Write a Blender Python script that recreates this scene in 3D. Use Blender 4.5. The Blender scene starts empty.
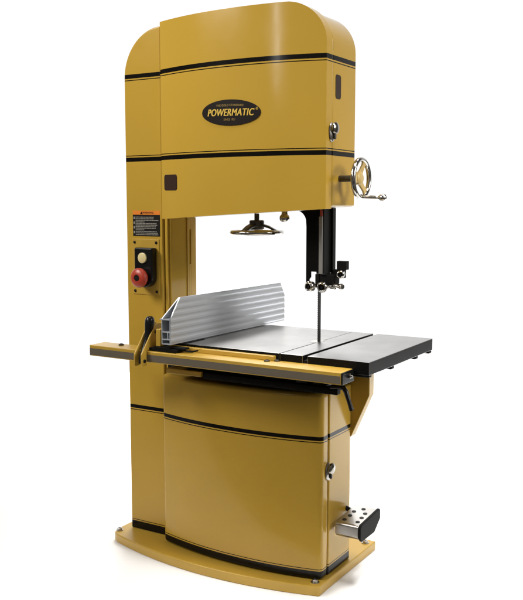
import bpy, bmesh, math, random
from mathutils import Vector, Matrix
R = math.radians
scene = bpy.context.scene
C = scene.collection
random.seed(7)

# ------------------------------------------------------------------ camera
cam = bpy.data.cameras.new('camera')
cam_o = bpy.data.objects.new('camera', cam); C.objects.link(cam_o)
cam_o.location = (2.2026, -2.8513, 1.4754)
cam_o.rotation_euler = (R(90 - 6.3767), 0, R(31.1789))
cam.sensor_fit = 'VERTICAL'; cam.sensor_height = 24.0
cam.lens = 24.0 * 864.85 / 600.0
cam.clip_start = 0.05; cam.clip_end = 200
scene.camera = cam_o

# ------------------------------------------------------------------ studio world
# white studio behind the machine, dim room behind the photographer
world = bpy.data.worlds.new('World'); scene.world = world
world.use_nodes = True
wn, wl = world.node_tree.nodes, world.node_tree.links
for n in list(wn): wn.remove(n)
wo = wn.new('ShaderNodeOutputWorld'); bg = wn.new('ShaderNodeBackground')
tc = wn.new('ShaderNodeTexCoord'); dot = wn.new('ShaderNodeVectorMath'); dot.operation = 'DOT_PRODUCT'
dot.inputs[1].default_value = (-0.50, 0.866, 0.0)
mr = wn.new('ShaderNodeMapRange'); mr.interpolation_type = 'SMOOTHSTEP'
mr.inputs['From Min'].default_value = 0.40; mr.inputs['From Max'].default_value = 0.78
mx = wn.new('ShaderNodeMix'); mx.data_type = 'RGBA'
mx.inputs[6].default_value = (0.035, 0.033, 0.03, 1); mx.inputs[7].default_value = (1.06, 1.06, 1.06, 1)
wl.new(tc.outputs['Generated'], dot.inputs[0]); wl.new(dot.outputs['Value'], mr.inputs['Value'])
rn = wn.new('ShaderNodeTexNoise'); rn.inputs['Scale'].default_value = 3.2; rn.inputs['Detail'].default_value = 2
rr = wn.new('ShaderNodeMapRange'); rr.inputs['From Min'].default_value = .42; rr.inputs['From Max'].default_value = .66
rm = wn.new('ShaderNodeMix'); rm.data_type = 'RGBA'
rm.inputs[6].default_value = (.018, .016, .014, 1); rm.inputs[7].default_value = (.24, .22, .20, 1)
wl.new(tc.outputs['Generated'], rn.inputs['Vector']); wl.new(rn.outputs['Fac'], rr.inputs['Value'])
wl.new(rr.outputs[0], rm.inputs[0]); wl.new(rm.outputs[2], mx.inputs[6])
wl.new(mr.outputs['Result'], mx.inputs[0]); wl.new(mx.outputs[2], bg.inputs['Color'])
bg.inputs['Strength'].default_value = 1.0
wl.new(bg.outputs[0], wo.inputs[0])

# ------------------------------------------------------------------ studio lamps and added fill lights
def area(name, loc, target, sx, sy, power, col=(1, 1, 1), spread=180):
    l = bpy.data.lights.new(name, 'AREA'); l.shape = 'RECTANGLE'; l.size = sx; l.size_y = sy
    l.energy = power; l.color = col; l.spread = R(spread)
    o = bpy.data.objects.new(name, l); C.objects.link(o); o.location = loc
    o.rotation_euler = (Vector(target) - Vector(loc)).to_track_quat('-Z', 'Y').to_euler()
    return o
area('key_softbox', (-1.9, -2.7, 3.75), (0.35, 0, 2.0), 1.4, 1.4, 37.5, (1, 0.97, 0.92), 84)
area('strip_softbox', (-0.25, -3.7, 3.0), (0.5, 0, 2.0), 0.11, 1.1, 10)
area('side_fill', (4.2, 0.1, 3.0), (0.75, 0.1, 1.6), 1.6, 1.5, 14, (1, 0.97, 0.92), 60)  # added fill, brightens the right side face of the machine
area('floor_fill_back', (-0.5, 2.9, 4.4), (-0.5, 2.9, 0), 7.6, 3.6, 265, (1, 1, 1), 62)  # added fill from above, turns the floor sheet white
area('table_softbox', (-1.3, 2.6, 3.5), (0.4, 0.1, 0.93), 1.2, 1.2, 15, (1, 1, 1), 70)
area('floor_fill_right', (1.95, -0.6, 4.6), (1.25, -0.12, 0), 0.8, 0.8, 6, (1, 1, 1), 36)  # added fill, clears the shadow on the floor right of the base
area('floor_fill_front', (0.95, -0.9, 4.6), (1.05, -0.50, 0), 1.8, 0.5, 6, (1, 1, 1), 34)  # added fill, whitens the floor just in front of the base

scene.view_settings.view_transform = 'Standard'
scene.view_settings.look = 'None'
scene.view_settings.exposure = 0.0
scene.view_settings.gamma = 1.0
scene.view_settings.use_curve_mapping = False
scene.cycles.use_denoising = True
scene.cycles.max_bounces = 8

# ------------------------------------------------------------------ materials
def nmat(name):
    m = bpy.data.materials.new(name); m.use_nodes = True
    return m, m.node_tree.nodes, m.node_tree.links, m.node_tree.nodes['Principled BSDF']

def simple(name, col, rough=0.4, metal=0.0, coat=0.0, bump=0.0, bscale=300, var=0.0, rvar=0.0, vscale=6, spec=.5):
    m, n, l, p = nmat(name)
    p.inputs['Base Color'].default_value = (*col, 1); p.inputs['Roughness'].default_value = rough
    p.inputs['Metallic'].default_value = metal; p.inputs['Specular IOR Level'].default_value = spec; p.inputs['Coat Weight'].default_value = coat
    t = n.new('ShaderNodeTexCoord')
    if bump:
        nz = n.new('ShaderNodeTexNoise'); nz.inputs['Scale'].default_value = bscale; nz.inputs['Detail'].default_value = 3
        b = n.new('ShaderNodeBump'); b.inputs['Strength'].default_value = bump; b.inputs['Distance'].default_value = 0.001
        l.new(t.outputs['Object'], nz.inputs['Vector']); l.new(nz.outputs['Fac'], b.inputs['Height']); l.new(b.outputs[0], p.inputs['Normal'])
    if var or rvar:
        nz = n.new('ShaderNodeTexNoise'); nz.inputs['Scale'].default_value = vscale; nz.inputs['Detail'].default_value = 5
        l.new(t.outputs['Object'], nz.inputs['Vector'])
        if var:
            r = n.new('ShaderNodeMapRange'); r.inputs['To Min'].default_value = 1 - var; r.inputs['To Max'].default_value = 1 + var
            h = n.new('ShaderNodeHueSaturation'); h.inputs['Color'].default_value = (*col, 1)
            l.new(nz.outputs['Fac'], r.inputs['Value']); l.new(r.outputs[0], h.inputs['Value']); l.new(h.outputs[0], p.inputs['Base Color'])
        if rvar:
            r = n.new('ShaderNodeMapRange'); r.inputs['To Min'].default_value = rough - rvar; r.inputs['To Max'].default_value = rough + rvar
            l.new(nz.outputs['Fac'], r.inputs['Value']); l.new(r.outputs[0], p.inputs['Roughness'])
    return m

YEL = (0.49, 0.302, 0.042)
Z1, Z2, Z3, Z4 = 2.012, 1.6765, 0.602, 0.083
BANDS = [(Z1 - .0175, Z1), (Z1 - .0265, Z1 - .0228),
         (Z2 - .0035, Z2), (Z2 - .026, Z2 - .0085),
         (Z3 - .0155, Z3), (Z3 - .024, Z3 - .0205),
         (Z4 - .003, Z4), (0.0, Z4 - .008)]
def body_paint():
    m, n, l, p = nmat('yellow_paint_with_black_pinstripes')
    t = n.new('ShaderNodeTexCoord'); s = n.new('ShaderNodeSeparateXYZ'); l.new(t.outputs['Object'], s.inputs[0])
    acc = None
    for a, b in BANDS:
        c = n.new('ShaderNodeMath'); c.operation = 'COMPARE'
        c.inputs[1].default_value = (a + b) / 2; c.inputs[2].default_value = (b - a) / 2
        l.new(s.outputs['Z'], c.inputs[0])
        if acc is None: acc = c.outputs[0]
        else:
            q = n.new('ShaderNodeMath'); q.operation = 'MAXIMUM'; l.new(acc, q.inputs[0]); l.new(c.outputs[0], q.inputs[1]); acc = q.outputs[0]
    nz = n.new('ShaderNodeTexNoise'); nz.inputs['Scale'].default_value = 3.0; nz.inputs['Detail'].default_value = 4
    l.new(t.outputs['Object'], nz.inputs['Vector'])
    r = n.new('ShaderNodeMapRange'); r.inputs['To Min'].default_value = .95; r.inputs['To Max'].default_value = 1.05
    h = n.new('ShaderNodeHueSaturation'); h.inputs['Color'].default_value = (*YEL, 1)
    l.new(nz.outputs['Fac'], r.inputs['Value']); l.new(r.outputs[0], h.inputs['Value'])
    mx = n.new('ShaderNodeMix'); mx.data_type = 'RGBA'
    l.new(acc, mx.inputs[0]); l.new(h.outputs[0], mx.inputs[6]); mx.inputs[7].default_value = (.006, .005, .004, 1)
    l.new(mx.outputs[2], p.inputs['Base Color'])
    sp = n.new('ShaderNodeMapRange'); sp.inputs['To Min'].default_value = .27; sp.inputs['To Max'].default_value = .16
    l.new(acc, sp.inputs['Value']); l.new(sp.outputs[0], p.inputs['Specular IOR Level'])
    rv = n.new('ShaderNodeTexNoise'); rv.inputs['Scale'].default_value = 14; rv.inputs['Detail'].default_value = 6
    rq = n.new('ShaderNodeMapRange'); rq.inputs['To Min'].default_value = .10; rq.inputs['To Max'].default_value = .22
    l.new(t.outputs['Object'], rv.inputs['Vector']); l.new(rv.outputs['Fac'], rq.inputs['Value']); l.new(rq.outputs[0], p.inputs['Roughness'])
    nb = n.new('ShaderNodeTexNoise'); nb.inputs['Scale'].default_value = 260; l.new(t.outputs['Object'], nb.inputs['Vector'])
    nc = n.new('ShaderNodeTexNoise'); nc.inputs['Scale'].default_value = 5; l.new(t.outputs['Object'], nc.inputs['Vector'])
    b1 = n.new('ShaderNodeBump'); b1.inputs['Strength'].default_value = .06; b1.inputs['Distance'].default_value = .001
    b2 = n.new('ShaderNodeBump'); b2.inputs['Strength'].default_value = .15; b2.inputs['Distance'].default_value = .006
    l.new(nb.outputs['Fac'], b1.inputs['Height']); l.new(nc.outputs['Fac'], b2.inputs['Height'])
    l.new(b2.outputs[0], b1.inputs['Normal']); l.new(b1.outputs[0], p.inputs['Normal'])
    return m
M = {}
M['body'] = body_paint()
M['yellow'] = simple('yellow_paint', YEL, .32, bump=.06, var=.05, bscale=260)
M['cream'] = simple('cream_paint', (.62, .44, .16), .35, bump=.05)
M['black'] = simple('black_paint', (.0045, .0045, .004), .38, bump=.08, spec=.1)
M['black_matte'] = simple('black_casting', (.004, .004, .0035), .6, spec=.12, bump=.3, bscale=180)
M['plastic'] = simple('black_plastic', (.007, .007, .007), .25, spec=.3)
M['chrome'] = simple('chrome', (.55, .53, .49), .16, 1.0, rvar=.05, vscale=30)
M['steel'] = simple('dull_steel', (.48, .46, .43), .32, 1.0, rvar=.08, vscale=20)
M['dark_steel'] = simple('dark_steel', (.10, .095, .085), .4, 1.0)
M['glass'] = simple('smoked_window', (.040, .024, .017), .2, spec=.12)
M['red'] = simple('red_plastic', (.42, .045, .022), .35)
M['cream_button'] = simple('cream_button', (.72, .60, .30), .35)
M['orange'] = simple('orange_ink', (.75, .21, .012), .45)
M['ink'] = simple('black_ink', (.010, .009, .008), .5, spec=.15)
M['grey_ink'] = simple('grey_ink', (.27, .25, .21), .5)
M['badge_black'] = simple('badge_black', (.014, .010, .008), .3, spec=.15)
M['gold_ink'] = simple('gold_ink', (.66, .42, .03), .4)
M['dim_gold_ink'] = simple('dim_gold_ink', (.36, .22, .03), .4)
M['blade_steel'] = simple('blade_steel', (.05, .048, .045), .35, 1.0)
M['latch_chrome'] = simple('latch_chrome', (.34, .32, .28), .2, 1.0, rvar=.06, vscale=40)
M['tape'] = simple('grey_tape', (.125, .10, .07), .5, var=.1, vscale=40)
M['scale'] = simple('silver_scale', (.30, .29, .27), .4, .3)
M['floor'] = simple('white_floor', (.94, .94, .94), .95)

def alu():
    m, n, l, p = nmat('ribbed_aluminium')
    t = n.new('ShaderNodeTexCoord'); mp = n.new('ShaderNodeMapping'); mp.inputs['Scale'].default_value = (200, 3, 200)
    nz = n.new('ShaderNodeTexNoise'); nz.inputs['Scale'].default_value = 2; nz.inputs['Detail'].default_value = 4
    l.new(t.outputs['Object'], mp.inputs[0]); l.new(mp.outputs[0], nz.inputs['Vector'])
    r = n.new('ShaderNodeMapRange'); r.inputs['To Min'].default_value = .36; r.inputs['To Max'].default_value = .52
    l.new(nz.outputs['Fac'], r.inputs['Value']); l.new(r.outputs[0], p.inputs['Roughness'])
    p.inputs['Base Color'].default_value = (.60, .625, .66, 1); p.inputs['Metallic'].default_value = .6
    return m
M['alu'] = alu()

def iron_top():
    m, n, l, p = nmat('ground_cast_iron')
    t = n.new('ShaderNodeTexCoord'); mp = n.new('ShaderNodeMapping'); mp.inputs['Scale'].default_value = (6, 160, 6)
    nz = n.new('ShaderNodeTexNoise'); nz.inputs['Scale'].default_value = 2; nz.inputs['Detail'].default_value = 5
    l.new(t.outputs['Object'], mp.inputs[0]); l.new(mp.outputs[0], nz.inputs['Vector'])
    n2 = n.new('ShaderNodeTexNoise'); n2.inputs['Scale'].default_value = 7; n2.inputs['Detail'].default_value = 6
    l.new(t.outputs['Object'], n2.inputs['Vector'])
    ad = n.new('ShaderNodeMath'); ad.operation = 'ADD'; l.new(nz.outputs['Fac'], ad.inputs[0]); l.new(n2.outputs['Fac'], ad.inputs[1])
    r = n.new('ShaderNodeMapRange'); r.inputs['From Max'].default_value = 2; r.inputs['To Min'].default_value = .24; r.inputs['To Max'].default_value = .40
    l.new(ad.outputs[0], r.inputs['Value']); l.new(r.outputs[0], p.inputs['Roughness'])
    n3 = n.new('ShaderNodeTexNoise'); n3.inputs['Scale'].default_value = 9; n3.inputs['Detail'].default_value = 8; n3.inputs['Roughness'].default_value = .7
    l.new(t.outputs['Object'], n3.inputs['Vector'])
    cr = n.new('ShaderNodeMapRange'); cr.inputs['From Min'].default_value = .35; cr.inputs['From Max'].default_value = .75; cr.inputs['To Min'].default_value = 1.06; cr.inputs['To Max'].default_value = .80
    hs = n.new('ShaderNodeHueSaturation'); hs.inputs['Color'].default_value = (.32, .315, .305, 1)
    l.new(n3.outputs['Fac'], cr.inputs['Value']); l.new(cr.outputs[0], hs.inputs['Value']); l.new(hs.outputs[0], p.inputs['Base Color'])
    p.inputs['Metallic'].default_value = 1.0
    return m
M['iron'] = iron_top()

# ------------------------------------------------------------------ mesh helpers
def bx(bm, x0, x1, y0, y1, z0, z1, mi=0):
    v = [bm.verts.new(p) for p in ((x0,y0,z0),(x1,y0,z0),(x1,y1,z0),(x0,y1,z0),(x0,y0,z1),(x1,y0,z1),(x1,y1,z1),(x0,y1,z1))]
    fs = [bm.faces.new([v[i] for i in q]) for q in ((0,3,2,1),(4,5,6,7),(0,1,5,4),(1,2,6,5),(2,3,7,6),(3,0,4,7))]
    for f in fs: f.material_index = mi
    return fs
def prism(bm, pts, ax, a, b, mi=0):
    """polygon extruded along axis ax; pts are (u,v) in the other two axes, in xyz order; a and b may be functions of (u,v)"""
    def P(u, v, w):
        return {'x': (w, u, v), 'y': (u, w, v), 'z': (u, v, w)}[ax]
    fa = a if callable(a) else (lambda u, v: a); fb = b if callable(b) else (lambda u, v: b)
    A = [bm.verts.new(P(u, v, fa(u, v))) for u, v in pts]; B = [bm.verts.new(P(u, v, fb(u, v))) for u, v in pts]
    n = len(pts); fs = [bm.faces.new(A), bm.faces.new(list(reversed(B)))]
    for i in range(n): fs.append(bm.faces.new((A[i], B[i], B[(i+1) % n], A[(i+1) % n])))
    for f in fs: f.material_index = mi
    return fs
def lathe(bm, prof, origin, axis, n=32, mi=0):
    """prof: (r,h) pairs along axis from origin, closed at both ends when r is 0"""
    q = Vector((0, 0, 1)).rotation_difference(Vector(axis).normalized()); o = Vector(origin)
    rings = []
    for r, h in prof:
        if r < 1e-6: rings.append([bm.verts.new(o + q @ Vector((0, 0, h)))])
        else: rings.append([bm.verts.new(o + q @ Vector((r * math.cos(2*math.pi*i/n), r * math.sin(2*math.pi*i/n), h))) for i in range(n)])
    for a, b in zip(rings, rings[1:]):
        for i in range(n):
            j = (i + 1) % n
            if len(a) == 1 and len(b) == 1: continue
            f = bm.faces.new((a[0], b[i], b[j])) if len(a) == 1 else bm.faces.new((a[i], b[0], a[j])) if len(b) == 1 else bm.faces.new((a[i], b[i], b[j], a[j]))
            f.material_index = mi
def cyl(bm, a, b, r, n=24, mi=0, ch=0.0):
    a, b = Vector(a), Vector(b); L = (b - a).length; c = min(ch or r * .12, L * .3)
    lathe(bm, [(0, 0), (r - c, 0), (r, c), (r, L - c), (r - c, L), (0, L)], a, b - a, n, mi)
def tube(bm, pts, radii, n=14, mi=0):
    pts = [Vector(p) for p in pts]; rings = []
    if not hasattr(radii, '__len__'): radii = [radii] * len(pts)
    up = None
    for i, p in enumerate(pts):
        d = (pts[min(i+1, len(pts)-1)] - pts[max(i-1, 0)]).normalized()
        if up is None: up = d.orthogonal().normalized()
        up = (up - d * up.dot(d)).normalized(); s = d.cross(up)
        rings.append([bm.verts.new(p + radii[i] * (math.cos(2*math.pi*k/n) * up + math.sin(2*math.pi*k/n) * s)) for k in range(n)])
    for a, b in zip(rings, rings[1:]):
        for k in range(n): bm.faces.new((a[k], b[k], b[(k+1) % n], a[(k+1) % n])).material_index = mi
    bm.faces.new(rings[0]).material_index = mi; bm.faces.new(list(reversed(rings[-1]))).material_index = mi
def torus(bm, c, axis, R0, r, n=56, m=14, mi=0, sy=1.0):
    q = Vector((0, 0, 1)).rotation_difference(Vector(axis).normalized()); c = Vector(c)
    g = [[bm.verts.new(c + q @ Vector(((R0 + r*math.cos(2*math.pi*j/m)) * math.cos(2*math.pi*i/n), (R0 + r*math.cos(2*math.pi*j/m)) * math.sin(2*math.pi*i/n), sy*r*math.sin(2*math.pi*j/m)))) for j in range(m)] for i in range(n)]
    for i in range(n):
        for j in range(m):
            bm.faces.new((g[i][j], g[(i+1) % n][j], g[(i+1) % n][(j+1) % m], g[i][(j+1) % m])).material_index = mi
def obj(name, bm, mats, parent=None, bevel=0.0, seg=3, ang=38, loc=(0, 0, 0)):
    bmesh.ops.recalc_face_normals(bm, faces=bm.faces)
    if bevel:
        es = [e for e in bm.edges if len(e.link_faces) == 2 and e.calc_face_angle(0) > R(ang)]
        bmesh.ops.bevel(bm, geom=es, offset=bevel, segments=seg, profile=.5, affect='EDGES', clamp_overlap=True)
    for f in bm.faces: f.smooth = True
    for e in bm.edges:
        if len(e.link_faces) != 2 or e.calc_face_angle(0) > R(37): e.smooth = False
    me = bpy.data.meshes.new(name); bm.to_mesh(me); bm.free()
    for m in (mats if isinstance(mats, (list, tuple)) else [mats]): me.materials.append(M[m])
    o = bpy.data.objects.new(name, me); C.objects.link(o)
    o.location = loc
    if parent: o.parent = parent
    w = o.modifiers.new('weighted_normals', 'WEIGHTED_NORMAL'); w.keep_sharp = True
    return o
def new(): return bmesh.new()

# ------------------------------------------------------------------ setting
b = new()
# white sheet laid on the studio floor, its front edge square to the lens
fd = Vector((-.5178, .8555, 0)); rt = Vector((.8555, .5178, 0)); c0 = Vector((2.2026, -2.8513, 0)) + fd * 2.90
v = [b.verts.new(c0 + rt * sx * 9 + fd * dy) for sx, dy in ((-.36, 0), (.36, 0), (.36, 4.6), (-.36, 4.6))]
b.faces.new(v)
floor = obj('floor', b, 'floor'); floor['kind'] = 'structure'; floor['label'] = 'plain white studio floor under the band saw'

# ------------------------------------------------------------------ band saw
ROOT = Vector((.27, .17, 0))
saw = bpy.data.objects.new('band_saw', None); C.objects.link(saw); saw.location = ROOT
saw.empty_display_size = .1
saw['label'] = 'tall gold yellow floor standing band saw with black pinstripes and iron table'
saw['category'] = 'band saw'
def part(name, bm, mats, parent=None, **k):
    if parent is None: return obj(name, bm, mats, saw, loc=tuple(-ROOT), **k)
    return obj(name, bm, mats, parent, **k)

XL, XR = -.2226, .7575
YF, YB = .0361, .2287
def arc(cx, cz, r, a0, a1, n=14):
    return [(cx + r * math.cos(R(a0 + (a1 - a0) * i / n)), cz + r * math.sin(R(a0 + (a1 - a0) * i / n))) for i in range(n + 1)]

# base plate with bowed front
b = new()
fr = []
for (x0, y0, x1, y1, x2, y2) in [(-.268, .02, -.262, -.045, -.225, -.062)]:
    fr += [(x0, .44), (x0, y0), (-.267, -.015), (-.252, -.043), (-.225, -.060)]
for i in range(1, 15):
    x = -.225 + (.7753 + .225) * i / 15
    u = (x + .225) / 1.0
    fr.append((x, -.060 + (-.0712 + .060) * u - .079 * (1 - (2 * u - 1) ** 2)))
fr += [(.7753, -.0712), (.7753, .452), (-.24, .452)]
prism(b, fr, 'z', 0, .0387)
base = part('base_plate', b, 'yellow', bevel=.005)
for x, y in ((-.245, -.018), (.742, -.043), (.745, .41)):
    b = new(); lathe(b, [(0, 0), (.016, 0), (.016, .003), (.0105, .003), (.0105, .010), (.009, .0115), (.005, .0115), (.0045, .008), (0, .008)], (x, y, .0386), (0, 0, 1), 6 * 4)
    part('bolt', b, 'steel', base)

# column
b = new()
cov = [(XL, .0389)] + [(-.030 - .1926 * math.cos(R(a)), 1.995 + .199 * math.sin(R(a))) for a in range(0, 86, 5)]
pan = cov + [(-.029, 2.194), (-.029, .0389)]
prism(b, pan, 'y', YF, .0565)
column = part('column', b, 'body', bevel=.006)
b = new()
prism(b, [(x, z) for x, z in cov] + [(0, 2.194), (0, .0389)], 'y', .0570, YB)
part('column_spine', b, 'body', column, bevel=.005)
b = new()
bx(b, -.024, -.010, .0455, .0566, .0389, 2.0); 
part('edge_rib', b, 'body', column, bevel=.003)
b = new()   # rear flange on the throat side, with a long slot
for z0, z1, y0, y1 in ((.80, 1.415, .166, .178), (.80, 1.415, .192, .2285), (1.365, 1.415, .1782, .1918), (.80, 1.215, .1782, .1918)):
    bx(b, .0003, .005, y0, y1, z0, z1)
part('slotted_flange', b, 'yellow', column, bevel=.0008)

# upper wheel housing (box behind the door)
b = new()
hb = lambda x: 1.416 + (x / XR) * .044
tx = arc(XR - .15, 2.04, .15, 90, 0, 16)
prism(b, [(.0004, hb(0) + .003), (.0004, 2.19)] + tx + [(XR, hb(XR) + .003)], 'y', YF + .0004, YB + .011)
upper = part('upper_housing', b, 'body', bevel=.009)

def door_y(x, y0, y1, s):
    u = x / XR
    return y0 + (y1 - y0) * u - s * (1 - abs(2 * u - 1.04) ** 2.1 / 1.04 ** 2.1)
def door(y0, y1, s, zt, zb, yback, arc_top):
    """bowed sheet metal door with turned-in edges"""
    bm = new(); N = 40
    xs = [XR * i / N for i in range(N + 1)]
    if arc_top:
        xs = [x for x in xs if x < .600] + [XR - .15 + .15 * math.sin(R(a)) for a in range(0, 91, 5)]
    F = []; Bk = []
    for x in xs:
        y = door_y(x, y0, y1, s)
        F.append((bm.verts.new((x, y, zt(x))), bm.verts.new((x, y, zb(x)))))
        Bk.append((bm.verts.new((x, yback, zt(x))), bm.verts.new((x, yback, zb(x)))))
    for i in range(len(xs) - 1):
        bm.faces.new((F[i][1], F[i+1][1], F[i+1][0], F[i][0]))
        bm.faces.new((Bk[i][0], Bk[i+1][0], Bk[i+1][1], Bk[i][1]))
        bm.faces.new((F[i][0], F[i+1][0], Bk[i+1][0], Bk[i][0]))
        bm.faces.new((F[i][1], Bk[i][1], Bk[i+1][1], F[i+1][1]))
    bm.faces.new((F[0][0], Bk[0][0], Bk[0][1], F[0][1])); bm.faces.new((F[-1][0], F[-1][1], Bk[-1][1], Bk[-1][0]))
    return bm
def udoor_y(x): return door_y(x, -.0024, 0.0, .066)
def ldoor_y(x): return door_y(x, -.0172, -.013, .055)
b = door(-.0024, 0.0, .066, lambda x: 2.2 if x <= .6075 else 2.05 + math.sqrt(max(0, .0225 - (x - .6075) ** 2)), lambda x: 1.411 + x / XR * .044, YF - .0015, True)
udoor = part('upper_door', b, 'body', parent=upper, bevel=.016, seg=6, ang=50)

def round_rect(cx, cz, w, h, r, n=6):
    p = []
    for sx, sz, a in ((1, 1, 0), (-1, 1, 90), (-1, -1, 180), (1, -1, 270)):
        for i in range(n + 1):
            t = R(a + 90 * i / n); p.append((cx + sx * (w/2 - r) + r * math.cos(t), cz + sz * (h/2 - r) + r * math.sin(t)))
    return p
b = new(); prism(b, round_rect(.0600, 1.559, .082, .064, .011), 'y', lambda u, v: udoor_y(u) - .0022, lambda u, v: udoor_y(u) + .006)
part('door_window', b, 'glass', udoor, bevel=.002)
b = new(); prism(b, round_rect(.0835, 1.902, .045, .088, .012), 'x', XR - .002, XR + .0012)
part('side_window', b, 'glass', upper, bevel=.0005)

# badge with lettering, laid on the bowed door
BX, BZ, BA, BB = .379, 1.8165, .1325, .0485
bd = new(); NR, NA = 6, 64
ctr = bd.verts.new((BX, udoor_y(BX) - .003, BZ)); prev = None
def bpt(r, a, dy=0):
    x = BX + BA * r * math.cos(a); z = BZ + BB * r * math.sin(a) - .004 * r * math.cos(a)
    return (x, udoor_y(x) - .003 + dy, z)
for k in range(1, NR + 2):
    ring = [bd.verts.new(bpt(min(k, NR) / NR, 2*math.pi*i/NA, .005 if k > NR else 0)) for i in range(NA)]
    for i in range(NA):
        j = (i + 1) % NA
        if prev is None: bd.faces.new((ctr, ring[i], ring[j]))
        else: bd.faces.new((prev[i], ring[i], ring[j], prev[j]))
    prev = ring
badge = part('oval_badge', bd, 'badge_black', udoor)
def text_mesh(s, size, shear=0.0, bold=0.0, sx=1.0, sp=1.0):
    cu = bpy.data.curves.new('lettering', 'FONT'); cu.body = s; cu.size = size; cu.shear = shear; cu.offset = bold; cu.space_character = sp
    cu.align_x = 'CENTER'; cu.align_y = 'CENTER'; cu.resolution_u = 5
    t = bpy.data.objects.new('lettering', cu); C.objects.link(t)
    bpy.context.view_layer.update()
    me = bpy.data.meshes.new_from_object(t.evaluated_get(bpy.context.evaluated_depsgraph_get()))
    bpy.data.objects.remove(t); bpy.data.curves.remove(cu)
    bm = new(); bm.from_mesh(me); bpy.data.meshes.remove(me)
    for v in bm.verts: v.co.x *= sx
    return bm
def letters_on_badge(s, size, dz, arch=0, **k):
    bm = text_mesh(s, size, **k)
    for v in bm.verts:
        x = BX + v.co.x; z = BZ + v.co.y + dz - arch * v.co.x ** 2 - .03 * v.co.x
        v.co = Vector((x, udoor_y(x) - .0042, z))
    return bm
lm = letters_on_badge('POWERMATIC', .0375, -.001, shear=.25, sx=.82, sp=1.07)
src = bpy.data.meshes.new('tmp'); lm.to_mesh(src)
for k, dx in enumerate((-.0011, .0011)):          # a second and third stroke side by side make the heavy weight
    n0 = len(lm.verts); lm.from_mesh(src); lm.verts.ensure_lookup_table()
    for v in lm.verts[n0:]: v.co.x += dx; v.co.y -= .00012 * (k + 1)
bpy.data.meshes.remove(src)
part('lettering', lm, 'gold_ink', badge)
part('lettering', letters_on_badge('THE GOLD STANDARD', .0112, .027, arch=.5, sx=.98, sp=1.1), 'dim_gold_ink', badge)
part('lettering', letters_on_badge('SINCE 1921', .0108, -.0265, sx=.92, sp=1.1), 'dim_gold_ink', badge)
bm = text_mesh('\u00ae', .014)
for v in bm.verts: v.co = Vector((BX + .119 + v.co.x, udoor_y(BX + .119) - .0042, BZ + .008 + v.co.y))
part('lettering', bm, 'gold_ink', badge)
# thin gold outline of the badge
def latch(y, z, par):
    b = new()
    lathe(b, [(0, 0), (.019, 0), (.021, .002), (.020, .006), (.015, .010), (0, .010)], (XR + .0004, y, z), (1, 0, 0), 28)
    for v in b.verts: v.co.z = z + (v.co.z - z) * 1.7 - .008
    k = part('latch', b, 'steel', par)
    b = new()
    lathe(b, [(0, 0), (.013, 0), (.014, .002), (.020, .004), (.0225, .009), (.021, .014), (.015, .018), (.007, .0195), (0, .020)], (XR + .008, y, z + .006), (1, 0, 0), 28)
    part('knob', b, 'latch_chrome', k)
    b = new(); bx(b, XR + .010, XR + .020, y - .006, y + .006, z - .034, z - .012)
    part('latch_key', b, 'dark_steel', k, bevel=.004)
latch(.030, 1.742, udoor)

# lower cabinet
b = new()
prism(b, [(.0004, .0389), (.0004, .762), (XR, .762), (XR, .0389)], 'y', YF + .0004, YB)
lower = part('lower_cabinet', b, 'body', bevel=.007)
b = door(-.0172, -.013, .055, lambda x: .767, lambda x: .0395, YF - .0015, False)
ldoor = part('lower_door', b, 'body', parent=lower, bevel=.016, seg=6, ang=50)
latch(.024, .466, ldoor)

# warning label and control panel on the column
b = new(); yl = YF - .0008
lx0, lx1, lz0, lz1 = -.186, -.041, 1.337, 1.4445
bx(b, lx0, lx1, yl, YF + .002, lz0, lz1 - .0175, 0)
bx(b, lx0, lx1, yl, YF + .002, lz1 - .017, lz1, 1)
rz = lz1 - .0255
for i in range(12):
    x = lx0 + .015; xe = lx0 + .015 + (lx1 - lx0 - .02) * (random.uniform(.75, 1.0) if i not in (3, 8) else .4)
    while x < xe - .004:
        w = min(random.choice((.003, .005, .007, .010, .013)), xe - x)
        bx(b, x, x + w, yl - .0003, yl + .001, rz - .0033, rz, 2); x += w + .0016
    if i % 3 == 0: bx(b, lx0 + .004, lx0 + .011, yl - .0003, yl + .001, rz - .010, rz, 2)
    rz -= .0067
wl_ = part('warning_label', b, ['ink', 'orange', 'grey_ink'], column)
bm = text_mesh('WARNING', .0115, bold=.0002, sp=1.1)
for v in bm.verts: v.co = Vector(((lx0 + lx1) / 2 + .01 + v.co.x, yl - .0005, lz1 - .0088 + v.co.y))
part('lettering', bm, 'ink', wl_)
b = new(); prism(b, [(lx0 + .040, lz1 - .0145), (lx0 + .054, lz1 - .0145), (lx0 + .047, lz1 - .003)], 'y', yl - .0005, yl + .0008)
part('warning_triangle', b, 'ink', wl_)

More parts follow.
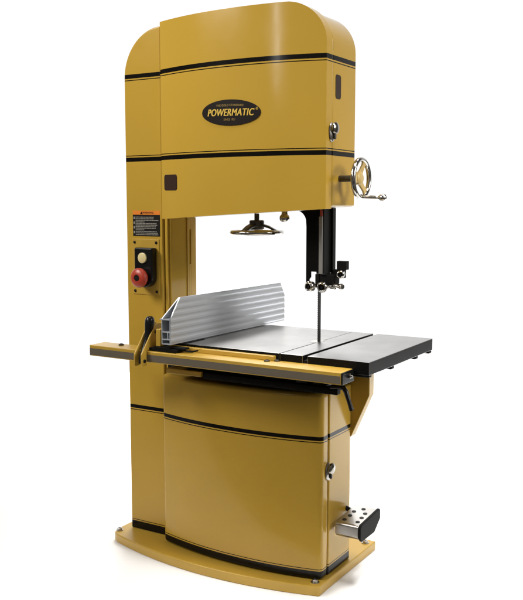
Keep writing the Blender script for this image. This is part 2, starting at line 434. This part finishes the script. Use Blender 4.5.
px0, px1, pz0, pz1 = -.190, -.046, 1.089, 1.325
b = new(); bx(b, px0, px1, YF - .0035, YF + .001, pz0, pz1)
panel = part('control_panel', b, 'yellow', column, bevel=.0012)
for x in (px0 + .014, px1 - .014):
    for z in (pz0 + .014, pz1 - .014):
        b = new(); lathe(b, [(0, .0), (.0062, 0), (.0058, .003), (.003, .0042), (0, .0042)], (x, YF - .0033, z), (0, -1, 0), 16)
        part('screw', b, 'ink', panel)
b = new()
bxc, hw = -.104, .0475
pts = [(bxc + hw, 1.165)] + [(bxc + hw, 1.29), (bxc - hw, 1.29), (bxc - hw, 1.165)] + [(bxc + hw * math.cos(R(a)), 1.165 + .043 * math.sin(R(a))) for a in range(190, 355, 10)]
prism(b, pts, 'y', YF - .040, YF - .0032)
sw = part('switch_box', b, 'plastic', panel, bevel=.007)
b = new(); lathe(b, [(0, 0), (.022, 0), (.022, .006), (.019, .008), (0, .0095)], (-.104, YF - .0395, 1.2475), (0, -1, 0), 32)
part('start_button', b, 'cream_button', sw)
b = new(); lathe(b, [(0, 0), (.020, 0), (.020, .012), (.036, .016), (.041, .024), (.0405, .034), (.034, .042), (.020, .046), (.0145, .0462), (.0135, .043), (0, .043)], (-.102, YF - .0395, 1.166), (0, -1, 0), 40)
sb = part('stop_button', b, 'red', sw)
b = new(); lathe(b, [(0, 0), (.0125, 0), (.0125, .003), (0, .003)], (-.102, YF - .0395 - .0428, 1.166), (0, -1, 0), 24)
part('button_centre', b, 'ink', sb)

# blade tension wheel under the upper housing
TX, TY = .3795, .125
b = new(); cyl(b, (TX, TY, 1.37), (TX, TY, 1.4345), .010)
tw = part('tension_wheel', b, 'dark_steel')
b = new(); torus(b, (TX, TY, 1.3595), (0, 0, 1), .1, .0095)
part('rim', b, 'chrome', tw)
b = new()
lathe(b, [(0, 0), (.027, 0), (.030, .004), (.030, .034), (.026, .037), (0, .037)], (TX, TY, 1.371), (0, 0, 1), 32)
part('hub', b, 'dark_steel', tw)
for k in range(3):
    b = new(); a = R(20 + 120 * k)
    d = Vector((math.cos(a), math.sin(a), 0)); s = Vector((-d.y, d.x, 0))
    pr = [(.022, .022, 1.389), (.05, .016, 1.381), (.075, .014, 1.367), (.097, .014, 1.360)]
    rows = []
    for r_, w, z in pr:
        c = Vector((TX, TY, z)) + d * r_
        rows.append([b.verts.new(c + s * w + Vector((0, 0, .005))), b.verts.new(c - s * w + Vector((0, 0, .005))), b.verts.new(c - s * w - Vector((0, 0, .005))), b.verts.new(c + s * w - Vector((0, 0, .005)))])
    for p_, q_ in zip(rows, rows[1:]):
        for i in range(4): b.faces.new((p_[i], p_[(i+1) % 4], q_[(i+1) % 4], q_[i]))
    b.faces.new(rows[0]); b.faces.new(list(reversed(rows[-1])))
    part('spoke', b, 'dark_steel', tw, bevel=.003)
b = new()
lathe(b, [(0, 0), (.012, .001), (.019, .007), (.021, .015), (.019, .024), (.013, .030), (.011, .045), (0, .045)], (.508, .125, 1.402), (0, 0, 1), 28)
part('lock_knob', b, 'chrome')

# handwheel on the right side
HX, HY, HZ = .846, .103, 1.567
b = new(); cyl(b, (XR - .002, HY, HZ), (HX - .018, HY, HZ), .012)
hwheel = part('handwheel', b, 'dark_steel')
b = new(); torus(b, (HX, HY, HZ), (1, 0, 0), .070, .0085, sy=1.15)
part('rim', b, 'chrome', hwheel)
b = new(); lathe(b, [(0, 0), (.022, 0), (.025, .004), (.025, .022), (.017, .027), (.010, .027), (0, .027)], (HX - .024, HY, HZ), (1, 0, 0), 32)
part('hub', b, 'cream', hwheel)
for k in range(3):
    a = R(66 + 120 * k); d = Vector((0, math.cos(a), math.sin(a))); s = Vector((0, -d.z, d.y)); b = new(); rows = []
    for r_, w, x in ((.014, .017, HX - .010), (.035, .0115, HX - .006), (.052, .011, HX - .002), (.068, .016, HX)):
        c = Vector((x, HY, HZ)) + d * r_; t = Vector((.0045, 0, 0))
        rows.append([b.verts.new(c + s * w + t), b.verts.new(c - s * w + t), b.verts.new(c - s * w - t), b.verts.new(c + s * w - t)])
    for p_, q_ in zip(rows, rows[1:]):
        for i in range(4): b.faces.new((p_[i], p_[(i+1) % 4], q_[(i+1) % 4], q_[i]))
    b.faces.new(rows[0]); b.faces.new(list(reversed(rows[-1])))
    part('spoke', b, 'cream', hwheel, bevel=.003)
b = new()
hy, hz = HY - .004, HZ - .068
lathe(b, [(0, -.012), (.010, -.012), (.011, .004), (.0065, .008), (.006, .018), (.0068, .04), (.0072, .064), (.0068, .072), (.009, .076), (.0135, .083), (.0145, .090), (.0125, .098), (.006, .103), (0, .104)], (HX, hy, hz), (1, 0, -.03), 24)
part('crank_handle', b, 'chrome', hwheel)

# blade guard, guides and blade
GX0, GX1, GY0, GY1 = .612, .688, .112, .205
b = new()
# front plate with the notch and the curved gusset, in the xz plane
plate = [(GX0, 1.152), (GX0, 1.385)] + [(GX0 - .052 + .052 * math.cos(R(a)), 1.40 + .05 * math.sin(R(a))) for a in range(0, 91, 15)][1:] + \
        [(GX0 - .052, 1.455), (GX1, 1.462), (GX1, 1.205), (.657, 1.205), (.657, 1.212), (.633, 1.212), (.633, 1.19), (.626, 1.182), (.626, 1.152)]
prism(b, plate, 'y', GY0, GY0 + .006)
guard = part('blade_guard', b, 'black', bevel=.001)
b = new(); bx(b, GX1 - .006, GX1 - .0003, GY0 + .0063, GY1, 1.205, 1.458); bx(b, .640, GX1 - .0063, GY1 - .008, GY1 - .0003, 1.206, 1.457)
part('side_plate', b, 'black', guard, bevel=.001)
b = new(); bx(b, GX1 - .017, GX1 - .003, GY0 - .008, GY0 - .0003, 1.205, 1.425); bx(b, GX1 - .014, GX1 - .004, GY0 - .007, GY0 - .0003, 1.4252, 1.452, 1)
part('rack_bar', b, ['scale', 'red'], guard, bevel=.001)
b = new(); bx(b, GX1 + .0003, GX1 + .008, GY1 - .030, GY1 - .004, 1.20, 1.458)
part('guide_post', b, 'black', guard, bevel=.002)
def bearing(c, ax, r, w):
    b = new(); ax = Vector(ax).normalized(); c = Vector(c)
    lathe(b, [(0, 0), (r * .92, 0), (r, r * .1), (r, w - r*.34), (r * .86, w - r*.08), (r * .70, w), (r * .58, w - r*.04), (r * .52, w - r*.3)], c, ax, 28)
    lathe(b, [(r * .55, w - r*.3), (r * .26, w - r*.3), (r * .22, w - r*.12), (0, w - r*.12)], c, ax, 28, 1)
    return b
b = new(); bx(b, .668, .735, .118, .158, 1.166, 1.203); bx(b, .640, .690, .165, .19, 1.150, 1.2035); bx(b, .6485, .6675, .118, .145, 1.150, 1.2035)
gb = part('guide_block', b, 'black_matte', guard, bevel=.003)
part('guide_bearing', bearing((.645, .100, 1.157), (-.25, -1, 0), .0205, .024), ['chrome', 'black_matte'], gb)
part('guide_bearing', bearing((.696, .108, 1.157), (.1, -1, 0), .0215, .034), ['chrome', 'black_matte'], gb)
part('guide_bearing', bearing((.694, .148, 1.157), (1, -.3, 0), .013, .036), ['chrome', 'black_matte'], gb)
b = new(); bx(b, .712, .760, .14, .165, 1.190, 1.222); bx(b, .735, .775, .13, .158, 1.2223, 1.256)
rb = part('thrust_block', b, 'black_matte', guard, bevel=.002)
part('guide_bearing', bearing((.752, .135, 1.206), (.35, -1, 0), .0165, .026), ['chrome', 'black_matte'], rb)
b = new(); cyl(b, (.730, .126, 1.163), (.762, .112, 1.160), .0085); lathe(b, [(0, 0), (.011, .001), (.012, .008), (.009, .014), (0, .015)], (.760, .113, 1.160), (1, -.45, 0), 18)
part('lock_screw', b, 'chrome', gb)
b = new()
bx(b, .6452, .6464, .150, .174, .80, 1.44)
zz = .80
while zz < 1.43:
    prism(b, [(.1502, zz), (.1502, zz + .007), (.1460, zz + .0015)], 'x', .6454, .6462); zz += .0085
part('blade', b, 'blade_steel')

# table
TL, TRX, TF, TB, TZ = .05, 1.0015, -.149, .474, .931
b = new()
th = .047
bx(b, TL, .6435, TF, TB, TZ - th, TZ)
bx(b, .6475, .7405, TF, TB, TZ - th, TZ)
bx(b, .6436, .6474, .180, TB, TZ - th, TZ)
bx(b, .7600, TRX, TF, TB, TZ - th, TZ)
for f in b.faces: f.material_index = 0
bmesh.ops.recalc_face_normals(b, faces=b.faces)
for f in b.faces:
    if f.normal.z < .9: f.material_index = 1
table = part('table', b, ['iron', 'black'], bevel=.0016, seg=2)
b = new()
bx(b, .7407, .7598, TF + .003, TB - .003, TZ - .040, TZ - .016)
for k in range(5):
    y = TF + .09 + k * .11
    bx(b, TL + .021, TRX - .0525, y, y + .014, TZ - .062, TZ - th - .0003)
for y in (.05, .29, .44):
    bx(b, TRX - .0215, TRX - .0012, y, y + .028, TZ - .058, TZ - th - .0003)
bx(b, .62, TRX - .003, TF + .004, TF + .03, TZ - .056, TZ - th - .0003)
part('table_ribs', b, 'black_matte', table, bevel=.003, seg=2)
b = new(); prism(b, round_rect(.634, .165, .044, .058, .006), 'z', TZ - .001, TZ + .0006)
part('table_insert', b, 'steel', table)
# trunnion under the table
b = new()
bx(b, .008, .70, .012, .20, .7675, .862)
prism(b, [(.24 + .2 + .2 * math.cos(R(a)), .879 - .10 * math.sin(R(a))) for a in range(0, 181, 12)], 'y', -.02, .0045)
bx(b, .278, .865, -.118, -.088, .793, .818)
bx(b, .30, .36, -.0875, .004, .790, .83); bx(b, .62, .68, -.0875, .004, .790, .83)
part('trunnion', b, 'black_matte', bevel=.004, seg=2)
b = new(); bx(b, .108, .277, -.128, -.112, .800, .820); bx(b, .108, .125, -.1118, .03, .800, .820)
part('rail_bracket', b, 'yellow', bevel=.002)
b = new(); tube(b, [(.840, -.12, .822), (.872, -.122, .826), (.893, -.124, .824), (.903, -.125, .812), (.915, -.127, .780), (.928, -.129, .748)], [.007, .0075, .009, .009, .0075, .0085])
part('tilt_lever', b, 'plastic')
b = new()
prism(b, [(XR - .09, .8785), (.835, .8785), (.835, .722), (XR - .0, .545), (XR - .09, .545)], 'y', YB + .0004, YB + .045)
part('table_support', b, 'yellow', bevel=.003)

# fence rail
RL, RR, RF, RB, RZ, RH = -.191, .940, -.245, -.153, .9045, .0435
b = new(); bx(b, RL, RR, RF, RB, RZ - RH, RZ)
rail = part('fence_rail', b, 'yellow', bevel=.0025)
b = new(); bx(b, RL + .002, RR - .002, RF - .0012, RF + .002, RZ - RH + .0045, RZ - .0125)
tape = part('measuring_tape', b, 'tape', rail)
b = new(); bx(b, RR + .0003, RR + .006, RF + .001, RB - .001, RZ - RH + .001, RZ - .001)
cap = part('end_cap', b, 'plastic', rail, bevel=.0015)
b = new(); cyl(b, (RR + .004, -.19, RZ - .02), (RR + .018, -.19, RZ - .02), .0055); lathe(b, [(0, 0), (.010, 0), (.010, .006), (0, .006)], (RR + .0055, -.19, RZ - .02), (1, 0, 0), 6)
part('bolt', b, 'chrome', cap)
b = new(); bx(b, .15, .631, -.171, -.1507, RZ + .0003, .9215); part('rail_angle', b, 'yellow', rail, bevel=.002)
for x, y in ((-.075, -.185), (.615, -.190), (.645, -.168)):
    b = new(); lathe(b, [(0, 0), (.011, 0), (.011, .004), (.006, .007), (.0055, .004), (0, .004)], (x, y, RZ - .0003), (0, 0, 1), 20)
    part('bolt', b, 'dark_steel', rail)

# foot brake pedal
PX0, PX1, PY0, PY1, PZ = .779, .876, .050, .225, .256
b = new()
pp = [(PY0 + .012, PZ - .058), (PY0, PZ - .046), (PY0, PZ - .012)] + [(PY0 + .012 - .012 * math.cos(R(a)), PZ - .012 + .012 * math.sin(R(a))) for a in range(15, 91, 15)] + [(PY1, PZ + .014), (PY1 + .004, PZ + .010), (PY1 + .004, PZ - .02), (PY1 - .05, PZ - .058)]
prism(b, pp, 'x', PX0, PX1)
pedal = part('foot_pedal', b, 'steel', bevel=.002, seg=2)
side = [(PY0 - .003, PZ - .046), (PY0 - .003, PZ - .008), (PY0 + .010, PZ + .004), (PY1 + .002, PZ + .018), (PY1 + .010, PZ + .01), (PY1 + .010, PZ - .024), (PY1 - .046, PZ - .064), (PY0 + .012, PZ - .064)]
b = new(); prism(b, side, 'x', PX1 + .0003, PX1 + .012)
part('pedal_cheek', b, 'black_matte', pedal, bevel=.003)
for yy, xs in ((.085, (.802, .858)), (.125, (.806, .856)), (.165, (.805, .853)), (.200, (.83,))):
    for x in xs:
        t = (yy - PY0) / (PY1 - PY0); z = PZ + .0005 + .014 * (yy - PY0 - .012) / (PY1 - PY0 - .012)
        b = new(); lathe(b, [(0, .0), (.0085, 0), (.0085, .0016), (0, .0016)], (x, yy, z - .0004), (0, -.085, 1), 20)
        part('grip_hole', b, 'ink', pedal)
b = new(); tube(b, [(XR - .003, .195, .262), (.790, .195, .250)], .010)
part('pedal_arm', b, 'plastic', pedal)

# ------------------------------------------------------------------ rip fence (slides along the rail: a thing of its own)
FROOT = Vector((.19, -.05, .9315))
fence = bpy.data.objects.new('rip_fence', None); C.objects.link(fence); fence.location = FROOT; fence.empty_display_size = .05
fence['label'] = 'ribbed silver aluminium rip fence with black cam lever, across the saw table'
fence['category'] = 'rip fence'
def fpart(name, bm, mats, parent=None, **k):
    if parent is None: return obj(name, bm, mats, fence, loc=tuple(-FROOT), **k)
    return obj(name, bm, mats, parent, **k)
FX, FZ0, FZ1 = .210, .9345, 1.114
yfr = lambda x, z: -.228 + max(0, z - 1.034) / .080 * .062
ybk = lambda x, z: .615 - max(0, z - 1.056) / .058 * .036
b = new()
fp = []
zz = FZ0
nrib = 7; dz = (FZ1 - FZ0) / nrib
for i in range(nrib):
    z0 = FZ0 + i * dz
    fp += [(FX - .0013, z0 + dz * .02), (FX - .0013, z0 + dz * .18), (FX, z0 + dz * .42), (FX, z0 + dz * .72), (FX - .0013, z0 + dz * .98)]
fp += [(FX - .0005, FZ1), (FX - .0065, FZ1), (FX - .0065, 1.056), (FX - .0065, 1.034), (FX - .0065, FZ0)]
# cut the long face where its ends change direction
prism(b, fp, 'y', yfr, ybk)
bl = FX - .046
def fb(x0, x1, z0, z1): prism(b, [(x0, z0), (x1, z0), (x1, z1), (x0, z1)], 'y', -.228, .615)
fb(bl, bl + .004, FZ0, 1.034)
for z in (FZ0, .9525, .981, 1.0295):
    fb(bl + .0041, FX - .0067, z, z + .004)
fb(FX - .018, FX - .0145, .9567, .9808)
prism(b, [(bl, 1.0342), (bl + .0045, 1.0342), (FX - .0067, 1.108), (FX - .0067, 1.1135), (FX - .0100, 1.1135)], 'y', yfr, ybk)
fb(bl - .008, bl - .0002, 1.0295, 1.034)
bmesh.ops.rotate(b, verts=b.verts, cent=(FX, -.2, 0), matrix=Matrix.Rotation(R(-1.4), 3, 'Z'))
prof = fpart('extrusion', b, 'alu')
for p_ in prof.data.polygons: p_.use_smooth = False
prof.modifiers.clear()
# carriage riding on the rail
b = new()
bx(b, .085, .235, -.232, -.178, RZ + .0008, RZ + .013)
bx(b, .095, .225, -.149, -.02, .9318, .9338)
bx(b, .13, .20, -.2325, -.1725, RZ + .0133, RZ + .018); bx(b, .205, .262, -.215, -.180, RZ + .0133, RZ + .020)
carr = fpart('carriage', b, 'black_matte', bevel=.003, seg=2)
b = new(); tube(b, [(.240, -.200, RZ + .014), (.268, -.205, RZ + .008), (.290, -.200, RZ + .008), (.310, -.190, RZ + .013)], [.005, .004, .004, .003])
fpart('lock_tab', b, 'black', carr)
b = new(); bx(b, .128, .150, -.218, -.165, RZ + .0185, .99)
fpart('riser', b, 'yellow', carr, bevel=.002)
cheek = [(-.278, .848), (-.278, .896), (-.195, .998), (-.172, 1.007), (-.140, 1.005), (-.150, .94), (-.20, .9062), (-.2468, .9062), (-.2468, .848)]
for x in (.066, .100):
    b = new(); prism(b, cheek, 'x', x, x + .006)
    ck = fpart('clamp_cheek', b, 'yellow', bevel=.0015, seg=2)
    if x > .08:
        for y, z in ((-.19, .975), (-.262, .868)):
            b = new(); lathe(b, [(0, 0), (.0075, 0), (.0065, .004), (.003, .004), (.003, .002), (0, .002)], (x + .0058, y, z), (1, 0, 0), 18)
            fpart('screw', b, 'ink', ck)
b = new()
tube(b, [(.088, -.262, .856), (.088, -.256, .885), (.088, -.240, .912), (.088, -.226, .938), (.088, -.216, .962), (.088, -.210, .984), (.088, -.206, 1.004), (.088, -.203, 1.018), (.088, -.201, 1.028), (.088, -.200, 1.034), (.088, -.200, 1.036)],
     [.009, .010, .0095, .0105, .013, .016, .0185, .019, .0165, .011, .004], 20)
fpart('cam_lever', b, 'plastic')
